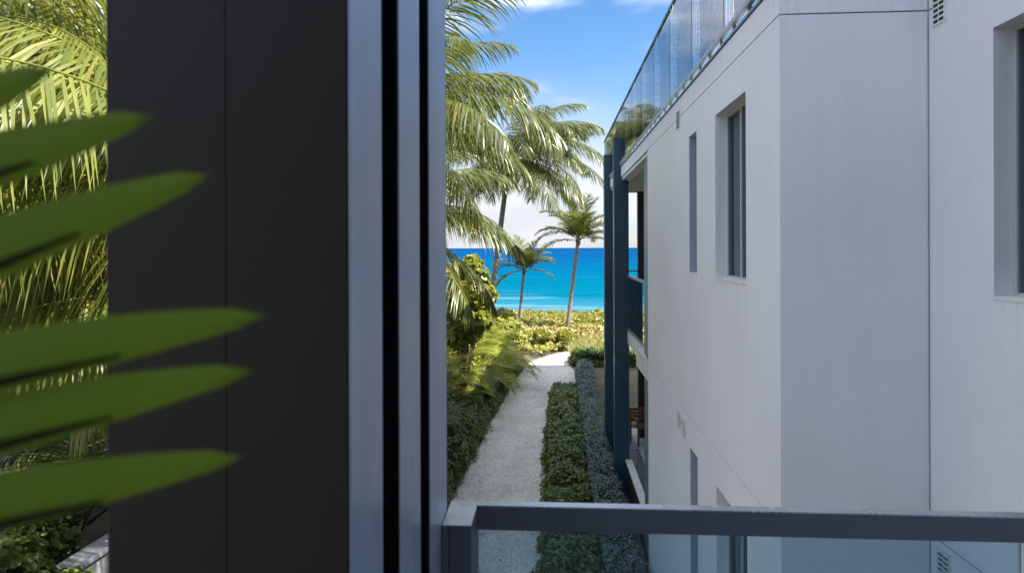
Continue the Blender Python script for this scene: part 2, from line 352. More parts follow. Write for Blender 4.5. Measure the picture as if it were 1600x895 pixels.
# ------------------------------------------------------------------ apartment building across the path
Z_J1, Z_J2, Z_P = 3.26, 6.43, 6.63
WX, EY, RX = 1.40, 4.036, 2.283             # long wall plane, end wall plane, near wall plane
bld = thing('apartment_building', 'white stucco two storey building with panel joints and deep set windows', 'building', (WX+.5, EY+1, 0))
def wall_panel(name, axis, plane, a0, a1, z0, z1, holes=(), thick=.14, reveal=.2):
    """stucco panel facing -X (axis 'X') or -Y (axis 'Y') with openings (a0, a1, z0, z1) that have reveals"""
    As = sorted({a0, a1, *[h[0] for h in holes], *[h[1] for h in holes]}); Zs = sorted({z0, z1, *[h[2] for h in holes], *[h[3] for h in holes]})
    As = [a for a in As if a0 <= a <= a1]; Zs = [z for z in Zs if z0 <= z <= z1]
    f = (lambda a, z, t: (plane+t, a, z)) if axis == 'X' else (lambda a, z, t: (a, plane+t, z))
    bm = bmesh.new()
    def quad(*p): bm.faces.new([bm.verts.new(f(*q)) for q in p])
    for i in range(len(As)-1):
        for j in range(len(Zs)-1):
            am, zm = (As[i]+As[i+1])/2, (Zs[j]+Zs[j+1])/2
            if any(h[0] < am < h[1] and h[2] < zm < h[3] for h in holes): continue
            quad((As[i], Zs[j], 0), (As[i+1], Zs[j], 0), (As[i+1], Zs[j+1], 0), (As[i], Zs[j+1], 0))
    for b0, b1, c0, c1, d in [(a0, a1, z0, z1, thick)]+[tuple(h)+(reveal,) for h in holes]:
        c0, c1 = max(c0, z0), min(c1, z1)
        for p, q in (((b0, c0), (b1, c0)), ((b1, c0), (b1, c1)), ((b1, c1), (b0, c1)), ((b0, c1), (b0, c0))):
            quad((*p, 0), (*q, 0), (*q, d), (*p, d))
    bmesh.ops.remove_doubles(bm, verts=bm.verts, dist=1e-5)
    me = fin(bm, name); me.transform(Matrix.Translation(-Vector(bld.location)))
    return obj(name, me, 'stucco', bld)
ZW0, ZW1 = 4.737, 6.13                      # window sill and head, upper floor
F2F = Z_J2-Z_J1
WIN, SLOT, RWIN = (4.73, 5.60), (6.31, 6.66), (1.9, 3.466)
WEND = 9.52
g_ = .005
for lvl, (z0, z1, dz) in enumerate(((0.0, Z_J1-g_, -F2F), (Z_J1+g_, Z_J2-g_, 0))):
    hl = [(*WIN, ZW0+dz, ZW1+dz), (*SLOT, ZW0+dz, ZW1+dz)]
    wall_panel('wall_panel', 'X', WX, EY, WEND, z0, z1, hl, .14, .30)
    wall_panel('wall_panel', 'Y', EY, WX+.14, RX+.14, z0, z1)
    wall_panel('wall_panel', 'X', RX, -4.0, EY, z0, z1, [(*RWIN, ZW0+dz, ZW1+dz)], .14, .30)
wall_panel('parapet_panel', 'X', WX, EY, 16.97, Z_J2+g_, Z_P, (), .2)
wall_panel('parapet_panel', 'Y', EY, WX+.2, RX+.14, Z_J2+g_, Z_P)
wall_panel('parapet_panel', 'X', RX, -4.0, EY, Z_J2+g_, Z_P)
box('joint_backing', (WX+.02, WX+.13, EY+.02, WEND-.02, Z_J1-.02, Z_J1+.02), 'grout_dark', bld)
box('joint_backing', (WX+.022, WX+.13, EY+.03, WEND-.02, Z_J2-.02, Z_J2+.02), 'grout_dark', bld)
box('joint_backing', (WX+.15, RX+.02, EY+.02, EY+.12, Z_J1-.021, Z_J1+.021), 'grout_dark', bld)
box('joint_backing', (WX+.15, RX+.02, EY+.022, EY+.12, Z_J2-.021, Z_J2+.021), 'grout_dark', bld)
box('joint_backing', (RX+.02, RX+.12, -3.9, EY-.01, Z_J1-.019, Z_J1+.019), 'grout_dark', bld)
box('joint_backing', (RX+.022, RX+.12, -3.9, EY-.01, Z_J2-.019, Z_J2+.019), 'grout_dark', bld)
box('corner_sealant', (RX-.006, RX+.004, EY-.006, EY+.002, 0, Z_P-.01), 'pale_paver', bld)
# dark line under the parapet cap and the metal cap
box('parapet_cap', (WX-.012, WX+.24, EY-.01, 16.99, Z_P+.012, Z_P+.03), 'aluminium', bld)
box('cap_shadow_gap', (WX+.01, WX+.19, EY+.01, 16.95, Z_P-.001, Z_P+.011), 'grout_dark', bld)
# storeys, roof and body behind the facade
box('roof', (WX+.21, 10, EY+.2, 16.38, 6.40, 6.60), 'plaster_white', bld)
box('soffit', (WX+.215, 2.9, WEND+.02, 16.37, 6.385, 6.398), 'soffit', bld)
box('fascia', (WX+.02, WX+.2, WEND+.01, 16.36, 6.37, 6.425), 'plaster_white', bld)
box('inner_wall', (2.75, 9.8, EY+.35, 16.2, 0, 6.39), 'plaster_white', bld)
box('back_wall', (RX+.5, 9.8, -4, EY+.34, 0, 6.62), 'plaster_white', bld); box('added_shade_storey', (RX+.01, 9.0, -4, EY-.02, 6.65, 9.8), 'stucco', bld)  # the block above is unseen, added to shade the rail and pier
box('end_return', (WX+.145, 2.74, WEND-.16, WEND-.02, 0, 6.38), 'plaster_white', bld)
def window(axis, plane, a0, a1, z0, z1, mull=True, depth=.095):
    fx = plane+depth
    def b(u0, u1, w0, w1, d0, d1): return (fx+d0, fx+d1, u0, u1, w0, w1)
    w = box('window', b(a0+.02, a1-.02, z0+.02, z1-.02, .03, .042), 'window_glass', bld)
    fw = .024
    for q in (b(a0, a0+fw, z0, z1, 0, .06), b(a1-fw, a1, z0, z1, 0, .06), b(a0+fw, a1-fw, z0, z0+fw, 0, .06), b(a0+fw, a1-fw, z1-fw, z1, 0, .06)):
        box('window_frame', q, 'window_frame', w, .004)
    if mull:
        m = (a0+a1)/2+.02
        box('mullion', b(m-.011, m+.011, z0+fw, z1-fw, -.004, .05), 'window_frame', w, .004)
        for s0, s1 in ((a0+fw, m-.011), (m+.011, a1-fw)):
            box('sash', b(s0, s0+.012, z0+fw, z1-fw, .008, .04), 'frame_blue', w); box('sash', b(s1-.012, s1, z0+fw, z1-fw, .008, .04), 'frame_blue', w)
    box('sill', (plane-.004, fx+.005, a0+.002, a1-.002, z0-.012, z0+.008), 'plaster_white', w)
for dz in (0, -F2F):
    window('X', WX, *WIN, ZW0+dz, ZW1+dz); window('X', WX, *SLOT, ZW0+dz, ZW1+dz, False, .24); window('X', RX, *RWIN, ZW0+dz, ZW1+dz)
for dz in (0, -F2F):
    box('slot_reveal_shade', (WX+.004, WX+.235, SLOT[1]-.005, SLOT[1]-.001, ZW0+dz+.012, ZW1+dz-.001), 'reveal_shade_blue', bld)  # thin plate coloured as the shade on the far slot reveal
def vent(plane, a0, a1, z0, z1):
    v = box('vent', (plane-.006, plane-.001, a0, a1, z0, z1), 'plaster_white', bld)
    n = 6; am = (a0+a1)/2
    for s0, s1 in ((a0+.012, am-.006), (am+.006, a1-.012)):
        for k in range(n):
            zz = z0+.014+(z1-z0-.028)*k/n; h = (z1-z0-.028)/n
            box('vent_slot', (plane-.0075, plane-.0062, s0, s1, zz, zz+h*.5), 'grout_dark', v)
            box('louvre', (plane-.013, plane-.0062, s0, s1, zz+h*.52, zz+h*.8), 'plaster_white', v)
vent(WX, 7.11, 7.29, 6.31, 6.52); vent(WX, 7.11, 7.29, 3.0, 3.2); vent(WX, 6.86, 7.04, 2.98, 3.18)
vent(RX, 3.865, 3.985, 6.31, 6.53); vent(RX, 3.84, 3.96, 3.02, 3.225)
# metal jambs closing the end of the long wall, balcony slab, terrace columns
for z0, z1 in ((Z_J1+.06, 6.365), (.3, 2.98)):
    box('jamb', (WX+.03, WX+.09, WEND+.002, WEND+.42, z0, z1), 'frame_blue', bld); box('jamb', (WX+.06, WX+.12, WEND+.43, WEND+.80, z0, z1-.01), 'frame_blue', bld)
box('balcony_slab', (WX+.12, 2.74, WEND-.01, 16.3, 3.06, 3.30), 'plaster_white', bld)
box('slab_edge', (WX+.02, WX+.115, WEND+.003, 11.0, 3.0, 3.30), 'plaster_white', bld)
for z0, z1 in ((3.31, 6.38), (.3, 3.05)): box('terrace_column', (2.12, 2.31, 16.0, 16.2, z0, z1), 'dark_column', bld)
box('cross_beam', (1.56, 2.0, 13.2, 13.34, 3.02, 3.2), 'blade_steel', bld)
# unseen wing added behind so that its height shades the garden
wing = thing('added_shade_wing', 'unseen white stucco wing added behind the terrace columns to shade the garden', 'building', (8, 21, 0))
box('wall', (4.3, 12, 16.21, 25.25, 0, 9.4), 'stucco', wing); box('added_sun_block', (4.3, 12, 11.0, 16.2, 6.61, 9.4), 'stucco', wing); box('roof', (4.2, 12.1, 10.9, 25.3, 9.41, 9.6), 'plaster_white', wing)  # the upper box is added above the roof to stop a sun leak

# two tall steel blades at the terrace edge
for i, (y, lab) in enumerate(((13.15, 'nearer of two tall dark blue steel columns rising from the hedge'), (15.55, 'farther dark blue steel column half hidden behind the nearer one'))):
    t = thing('steel_column', lab, 'column', (1.40, y, 0), group='steel columns along the terrace')
    box('shaft', (1.26, 1.555, y, y+.30, .0, 7.22), 'blade_steel', t, .006)
    box('cap_plate', (1.255, 1.56, y-.005, y+.305, 7.221, 7.235), 'blade_steel', t)
    box('bracket', (1.556, 1.66, y+.06, y+.2, 6.76, 6.93), 'blade_steel', t); box('base_plate', (1.2, 1.6, y-.05, y+.35, .005, .03), 'blade_steel', t)
# roof terrace glass balustrade
rt = thing('roof_railing', 'clear glass balustrade with thin dark handrail along the roof edge', 'railing', (1.38, 10, Z_P+.03))
y0, y1 = EY, 16.95
ny = 11; step = (y1-y0)/ny
for k in range(ny):
    box('glass_panel', (1.374, 1.386, y0+k*step+.008, y0+(k+1)*step-.008, 6.725, 7.75), 'roof_glass', rt)
box('glass_panel', (1.39, 4.5, y1-.012, y1-.002, 6.725, 7.75), 'roof_glass', rt)
box('handrail', (1.36, 1.40, y0, y1, 7.751, 7.785), 'blade_steel', rt); box('bottom_rail', (1.36, 1.40, y0, y1, 6.69, 6.724), 'aluminium', rt)
for k in range(34):
    yb = y0+.2+k*(y1-y0-.4)/33
    box('bracket', (1.395, 1.425, yb-.035, yb+.035, 6.661, 6.689), 'frame_blue', rt, .003)
# upper balcony balustrade
br = thing('balcony_railing', 'smoked glass balcony balustrade behind the steel columns', 'railing', (1.55, 12, 3.3))
box('handrail', (1.52, 1.58, WEND+.85, 16.2, 4.40, 4.44), 'aluminium', br)
for k in range(5):
    a = WEND+.86+k*1.16; box('glass_panel', (1.545, 1.556, a, a+1.13, 3.36, 4.395), 'dark_glass', br)
box('bottom_rail', (1.53, 1.572, WEND+.85, 16.2, 3.302, 3.355), 'aluminium', br)
box('end_rail', (1.6, 2.7, 16.16, 16.2, 4.40, 4.44), 'aluminium', br)
# ground terrace: paving slabs, planter wall, chair
tr_ = box('terrace', (1.62, 2.74, 9.6, 16.9, .0, .28), 'pale_grout', None, kind='structure')
for k in range(12):
    a = 9.62+k*.6
    box('slab', (1.64, 1.99, a+.012, a+.588, .2805, .30), 'slate', tr_); box('slab', (2.005, 2.60, a+.012, a+.588, .2805, .298), 'pale_paver', tr_)
pw = thing('planter_wall', 'low dark planter wall with pale coping beside the steel columns', 'wall', (1.53, 12, 0))
box('wall', (1.49, 1.58, 10.2, 13.1, 0, .66), 'dark_column', pw); box('coping', (1.47, 1.6, 10.2, 13.14, .661, .70), 'plaster_white', pw)
ch = thing('chair', 'brown wooden chair on the shaded ground floor terrace', 'chair', (2.16, 15.6, .30), R(20))
def lbox(name, b, mat, parent, bev=.004):
    bm = bmesh.new(); add_box(bm, *b, bev); return obj(name, fin(bm, name), mat, parent)
for sx in (-1, 1):
    for sy in (-1, 1): lbox('leg', (sx*.22-.02, sx*.22+.02, sy*.2-.02, sy*.2+.02, 0, .40 if sy < 0 else .40), 'wood', ch)
    lbox('armrest', (sx*.24-.03, sx*.24+.03, -.22, .22, .60, .63), 'wood', ch); lbox('arm_post', (sx*.24-.015, sx*.24+.015, -.2, -.17, .44, .599), 'wood', ch); lbox('back_post', (sx*.22-.02, sx*.22+.02, .18, .22, .441, .82), 'wood', ch)
for k in range(5): lbox('seat_slat', (-.24, .24, -.22+k*.09, -.14+k*.09, .402, .425), 'wood', ch)
for k in range(4): lbox('back_slat', (-.198, .198, .19, .21, .48+k*.085, .55+k*.085), 'wood', ch)

# ------------------------------------------------------------------ foreground balcony: pier, rail, floor, added ceiling and back wall
PX, PYF = -.243, .757
pier = thing('clad_pier', 'wide charcoal pier with three satin metal fins on its side', 'pier', (-.4, 1.1, 3.3))
xl, xm = -.549, -.397
box('panel', (xl, xm-.0003, PYF, PYF+.11, 3.31, 7.4), 'charcoal', pier, .0012)
box('panel', (xm+.0003, PX-.004, PYF, PYF+.11, 3.31, 7.4), 'charcoal', pier, .0012)
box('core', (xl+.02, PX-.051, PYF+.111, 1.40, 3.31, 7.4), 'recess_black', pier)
for a, b in ((.760, .902), (1.006, 1.163), (1.256, 1.454)):
    fo = box('fin', (PX-.0035, PX, a, b, 3.312, 7.4), 'fin_metal', pier, .001)
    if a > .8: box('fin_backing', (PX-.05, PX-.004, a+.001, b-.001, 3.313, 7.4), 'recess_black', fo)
rl = thing('balcony_rail', 'dark metal balcony rail with corner post and clear glass below', 'railing', (.5, 1.5, 3.3))
box('post', (PX+.001, -.228, 1.38, 1.515, 3.3, 4.396), 'rail_metal', rl, .001); box('post', (-.2262, -.178, 1.38, 1.515, 3.3, 4.396), 'rail_metal', rl, .001)
box('post_cap', (PX+.001, -.1775, 1.379, 1.516, 4.3965, 4.4), 'rail_top', rl, .001)
box('top_rail', (-.1772, RX-.002, 1.489, 1.515, 4.342, 4.3965), 'rail_metal', rl, .001); box('rail_cap', (-.1772, RX-.002, 1.4885, 1.5155, 4.3968, 4.4), 'rail_top', rl)
for k in range(2): box('glass_panel', (-.176+k*1.23, -.176+k*1.23+1.22, 1.498, 1.508, 3.36, 4.341), 'rail_glass', rl)
box('bottom_rail', (-.176, RX-.002, 1.489, 1.516, 3.302, 3.358), 'rail_metal', rl)
rp = thing('balcony_rail_post', 'slim pale metal end post of glass rail left of the charcoal pier', 'post', (-.99, 1.42, 3.3))
box('shaft', (-1.005, -.965, 1.39, 1.43, 3.3, 4.40), 'aluminium', rp, .002); box('glass_panel', (-2.6, -1.006, 1.405, 1.415, 3.36, 4.12), 'rail_glass', rp)
box('balcony_floor', (-2.8, RX-.003, -3.8, 1.53, 3.05, 3.3), 'pale_paver', kind='structure')

box('added_shade_ceiling', (-.95, RX-.003, -3.95, .9, 7.41, 7.7), 'plaster_white', kind='structure')  # unseen slab added overhead to darken the pier and end wall
box('added_shade_wall', (-1.6, RX-.003, -3.95, -3.82, 3.3, 7.4), 'plaster_white', kind='structure')  # unseen wall added behind the camera to cut light on end wall and pier

# ------------------------------------------------------------------ palms
def frond_mesh(name, Lr, n, elev, droop, leafL, leafW, hang, seed, segs=4, tint0=.2, tint1=.75, stem=.025, lift=.25, start=.14, jit=.22):
    rng = np.random.default_rng(seed)
    K = 24; ts = np.linspace(0, 1, K+1); pts = [np.zeros(3)]; tans = []
    lat = rng.uniform(-.18, .18)
    for t in ts[:-1]:
        a = elev-droop*t**1.35; tans.append(np.array([math.cos(a)*math.cos(lat*t), math.cos(a)*math.sin(lat*t), math.sin(a)])); pts.append(pts[-1]+tans[-1]*Lr/K)
    tans.append(tans[-1]); pts = np.array(pts); tans = np.array(tans)
    V = []; F4 = []; F3 = []; T = []
    # stem: three sided tapered tube
    for i, t in enumerate(ts):
        r = stem*(1-.88*t)*(1.5 if t < .05 else 1)
        s = norm(np.cross(tans[i], [[0, 0, 1]]))[0] if abs(tans[i][2]) < .98 else np.array([0, 1., 0]); u = np.cross(s, tans[i])
        for k in range(4):
            V.append(pts[i]+r*(s*math.cos(k*math.pi/2)+u*.6*math.sin(k*math.pi/2))); T.append(.72)
    for i in range(K):
        for k in range(4): F4.append((i*4+k, i*4+(k+1) % 4, i*4+4+(k+1) % 4, i*4+4+k))
    for i in range(n):
        for side in (-1, 1):
            t = start+(1-start)*(i+rng.uniform(.1, .9))/n
            f = t*K; k = min(int(f), K-1); w = f-k
            p = pts[k]*(1-w)+pts[k+1]*w; T0 = tans[k]
            s = norm(np.cross(T0, [[0, 0, 1]]))[0] if abs(T0[2]) < .98 else np.array([0, 1., 0]); u = np.cross(s, T0)
            q = (t-start)/(1-start)
            ll = leafL*(.55+.75*math.sin(math.pi*min(1, q*.85+.12))**.8-.35*q)*rng.uniform(.85, 1.12)
            b = R(18+46*q**1.3+rng.uniform(-8, 8))
            d = s*side*math.cos(b)+T0*math.sin(b)+u*(lift+rng.uniform(-.12, .12))
            d /= np.linalg.norm(d); g0 = hang*rng.uniform(.7, 1.35)
            tw = T0+rng.normal(size=3)*jit
            base = len(V); tint = tint0+(tint1-tint0)*rng.beta(2, 2)+(.25 if rng.random() < .05 else 0); c = p.copy()
            for sgi in range(segs+1):
                z = sgi/segs; ww = leafW*(.55, 1.0, .95, .62, 0)[sgi] if segs == 4 else leafW*(.6, 1, .7, 0)[sgi]
                wd = tw-d*np.dot(tw, d); wd /= max(np.linalg.norm(wd), 1e-6)
                if sgi == segs: V.append(c.copy()); T.append(min(1, tint+.12))
                else: V.append(c-wd*ww/2); V.append(c+wd*ww/2); T.extend((tint, tint+.04))
                d = d+np.array([0, 0, -1])*g0/segs*(.6+z); d /= np.linalg.norm(d); c = c+d*ll/segs
            for sgi in range(segs-1): F4.append((base+2*sgi, base+2*sgi+1, base+2*sgi+3, base+2*sgi+2))
            F3.append((base+2*segs-2, base+2*segs-1, base+2*segs))
    return np_mesh(name, np.array(V), [np.array(F4), np.array(F3)], np.clip(T, 0, 1))
COCO = {}
def coco(kind, mat):
    """a family of frond meshes from upright to hanging, for one kind of palm"""
    key = (kind, mat)
    if key not in COCO:
        p = dict(big=(3.4, 78, .88, .024), near=(3.5, 60, 1.05, .030), far=(2.1, 50, .6, .036), young=(1.5, 44, .45, .032), areca=(1.9, 50, .5, .02))[kind]
        fam = []
        for k, (e, dr) in enumerate(((82, 35), (66, 75), (48, 85), (30, 85), (12, 70), (-12, 55), (-35, 40), (55, 110), (38, 60))):
            me = frond_mesh('frond', p[0]*(1.05 if k < 5 else .9), p[1], R(e), R(dr), p[2], p[3], dict(big=1.1, near=1.3, far=.55, young=.5, areca=.35)[kind], 10+k, tint0=.12 if kind != 'areca' else .3, tint1=.72 if kind != 'areca' else .85, jit=.1 if kind == 'near' else .22, lift=dict(near=-.6, big=-.12).get(kind, .25))
            me.materials.append(M[mat]); fam.append(me)
        COCO[key] = fam
    return COCO[key]
def palm(label, base, crown, kind, fronds, mat='palm_leaf', r0=.14, r1=.10, group='coconut palms', seed=0, nrand=0, scale=1.0, name='palm_tree', elevs=(1, 2, 3, 4, 5, 2, 3, 7, 8), trunk=True, bend=.25):
    t = thing(name, label, 'palm', base, group=group)
    rng = random.Random(seed); b, c = Vector(base), Vector(crown); top = c-b
    if trunk:
        pts = []; rad = []
        for i in range(11):
            q = i/10; p = Vector((top.x*(q+bend*(q*q-q)), top.y*q, top.z*q)); pts.append(p); rad.append((r0+(r1-r0)*q)*(1.35 if i == 0 else 1)*(1+.03*rng.uniform(-1, 1)))
        obj('trunk', tube_mesh('trunk', pts, rad, 12), 'palm_bark', t)
        if kind != 'areca':
            obj('crown_shaft', tube_mesh('crown_shaft', [top-Vector((0, 0, .25)), top-Vector((0, 0, .05)), top+Vector((0, 0, .25))], [r1*1.1, r1*1.5, r1*.7], 8), 'branch', t)
    fam = coco(kind, mat)
    fl = list(fronds)
    for i in range(nrand): fl.append((i*360/nrand+rng.uniform(-22, 22)+seed*17, elevs[i % len(elevs)]))
    for az, k in fl:
        o = obj('frond', fam[k], parent=t); s = scale*rng.uniform(.9, 1.1)
        o.location = top+Vector((rng.uniform(-.04, .04), rng.uniform(-.04, .04), rng.uniform(-.05, .12))); o.rotation_euler = (R(rng.uniform(-7, 7)), R(rng.uniform(-5, 5)), R(az)); o.scale = (s, s, s)
    return t
# azimuth 0 = +X (towards the building), 90 = towards the sea
palm('tall palm leaning right, its trunk bare in front of the sea, left of path', (-2.68, 24.0, 0), (-1.58, 23.95, 8.4), 'big', [(0, 2), (20, 3), (-15, 3), (35, 4), (180, 3), (200, 4), (160, 2), (-40, 4), (-80, 3), (90, 3), (120, 4), (240, 3), (270, 4), (300, 2), (330, 7), (10, 7), (215, 5), (140, 5), (-5, 4), (5, 5), (-25, 5), (-60, 5), (25, 5), (-100, 4), (0, 8)], r0=.115, r1=.09, seed=1, nrand=18, mat='coco_leaf', scale=1.12, bend=.06)
palm('near palm hidden by the pier with long fronds fanning across the sky', (-2.9, 8.4, 0), (-2.55, 8.7, 6.7), 'big', [(20, 2), (0, 8), (35, 8), (-15, 3), (50, 3), (70, 2), (-40, 4), (15, 4), (40, 5), (120, 3), (170, 3), (200, 2), (240, 4), (280, 3), (-25, 1)], r0=.16, r1=.11, seed=2, nrand=10, mat='coco_leaf', scale=.8)
palm('palm behind the pier with drooping fronds beside the sea grape tree', (-3.5, 12.0, 0), (-3.35, 12.0, 5.5), 'big', [(10, 3), (-10, 4), (30, 4), (0, 2), (50, 3), (-30, 5), (20, 5), (70, 4), (-60, 4), (-90, 3), (110, 3), (160, 3), (210, 4), (250, 3)], r0=.16, r1=.12, seed=3, nrand=10, mat='coco_leaf', scale=.9)
palm('taller of the two slim palms by the sea, right of the other', (.80, 36.3, .1), (1.45, 36.2, 5.4), 'far', [(0, 0), (60, 0), (200, 0), (180, 8), (165, 3), (200, 4), (20, 1), (0, 1), (-20, 8), (40, 2), (90, 1), (-90, 1), (120, 1), (-60, 1), (60, 3), (10, 3), (150, 1), (-140, 1), (-110, 2), (-30, 2), (185, 2), (-5, 4)], r0=.125, r1=.095, seed=4, bend=.1, mat='coco_leaf', scale=1.25)
palm('shorter of the two slim palms by the sea, left of the other', (-2.08, 39.9, .1), (-1.75, 39.5, 3.6), 'young', [(0, 2), (180, 3), (160, 1), (30, 1), (90, 1), (-40, 1), (-90, 1), (200, 2), (10, 4), (60, 2), (120, 0), (-10, 8), (170, 5), (-120, 1), (-60, 0), (0, 8), (185, 8)], r0=.095, r1=.085, seed=5, mat='coco_leaf', scale=1.4)
# left of the pier
palm('sunlit palm left of the pier, its trunk hidden by the pier', (-2.95, 5.3, 0), (-2.9, 5.3, 5.75), 'near', [(180, 8), (165, 3), (195, 3), (150, 2), (210, 2), (180, 4), (140, 4), (225, 3), (170, 5), (200, 5), (250, 3), (155, 8), (190, 2)], seed=6, scale=.85)
palm('sunlit palm beyond the left edge with fronds arching in from above', (-6.2, 5.6, 0), (-6.0, 5.6, 6.7), 'near', [(-20, 4), (0, 5), (-50, 4), (20, 4), (-35, 5), (5, 3), (30, 3), (-10, 2), (45, 5), (15, 8), (-5, 6), (25, 6)], seed=7, nrand=8, scale=.9)
palm('sunlit palm behind the pier filling the gap on its left', (-4.3, 6.8, 0), (-4.25, 6.8, 5.1), 'near', [(180, 3), (160, 2), (200, 2), (175, 8), (190, 5), (150, 4), (215, 4), (130, 3), (240, 3), (185, 1)], seed=8, nrand=6, scale=.9)
palm('palm standing farther back at the left edge', (-8.8, 9.0, 0), (-8.6, 9.0, 6.3), 'near', [(0, 3), (20, 4), (-20, 4), (10, 2), (-10, 5)], seed=9, nrand=16)
palm('low palm deep behind the left palms', (-7.2, 11.0, 0), (-7.2, 11.0, 4.6), 'near', [], seed=12, nrand=22)
palm('short palm under the sunlit palms left of the pier', (-6.3, 11.5, 0), (-6.3, 11.5, 3.3), 'near', [(180, 3), (200, 4), (160, 4), (185, 2)], seed=10, nrand=14, scale=.8)
palm('tall palm farthest back behind the left palms', (-9.0, 13.5, 0), (-8.9, 13.5, 8.0), 'near', [], seed=14, nrand=22)
palm('low sunlit palm whose fronds hang down beside the pier', (-3.3, 6.2, 0), (-3.3, 6.2, 4.5), 'near', [(180, 3), (165, 8), (195, 2), (150, 3), (210, 4), (180, 1), (140, 4), (170, 5), (200, 3), (225, 4)], seed=15, scale=.85)
palm('low sunlit palm beyond the left edge of the view', (-6.9, 6.7, 0), (-6.8, 6.7, 4.9), 'near', [(0, 3), (20, 4), (-15, 2), (-30, 4), (10, 8), (35, 3), (-5, 5), (5, 1), (50, 3)], seed=16, scale=.9)
# feathery clumps along the path
def areca(label, x, y, h, n, seed, mat='areca_leaf', scale=1.0):
    t = thing('areca_palm', label, 'palm', (x, y, 0), group='feathery palm clumps left of the path'); rng = random.Random(seed); fam = coco('areca', mat)
    for i in range(n):
        o = obj('frond', fam[(0, 1, 7, 2, 8, 3)[i % 6]], parent=t); s = scale*rng.uniform(.8, 1.15); a = rng.uniform(0, 6.28); r = rng.uniform(0, .35)
        o.location = (math.cos(a)*r, math.sin(a)*r, h*rng.uniform(.1, 1)); o.rotation_euler = (0, 0, a+rng.uniform(-.5, .5)); o.scale = (s, s, s)
areca('yellow green feathery palm clump where the path meets the sun', -2.15, 25.6, .4, 34, 1, scale=.75)
areca('feathery palm clump just behind the silvery shrub', -2.7, 23.2, .8, 26, 2, scale=1.0)
areca('feathery palm clump left of the sea grape tree', -3.4, 19.5, 1.3, 24, 3, scale=1.15)
areca('bright feathery palm clump in front of the tall leaning trunk', -2.75, 21.6, .5, 30, 8, scale=.95)
areca('bright feathery palm clump between the sea grape tree and the shade', -3.6, 21.4, 1.6, 30, 9, scale=1.1)
areca('bright feathery palm clump left of the path bend', -3.0, 27.0, .8, 30, 10, scale=1.1)
areca('feathery palm clump beside the pier above the grey green shrubs', -3.5, 17.2, 1.3, 30, 11, scale=1.0)
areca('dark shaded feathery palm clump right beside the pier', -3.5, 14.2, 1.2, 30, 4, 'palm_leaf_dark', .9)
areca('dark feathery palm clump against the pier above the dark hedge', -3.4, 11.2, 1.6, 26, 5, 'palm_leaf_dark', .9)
areca('feathery palm clump in the sun under the left palms', -9.3, 8.8, .8, 24, 6, 'palm_leaf', 1.2)
areca('shaded feathery palm clump behind the white garden wall', -8.4, 10.6, .6, 26, 7, 'palm_leaf_dark', 1.4)

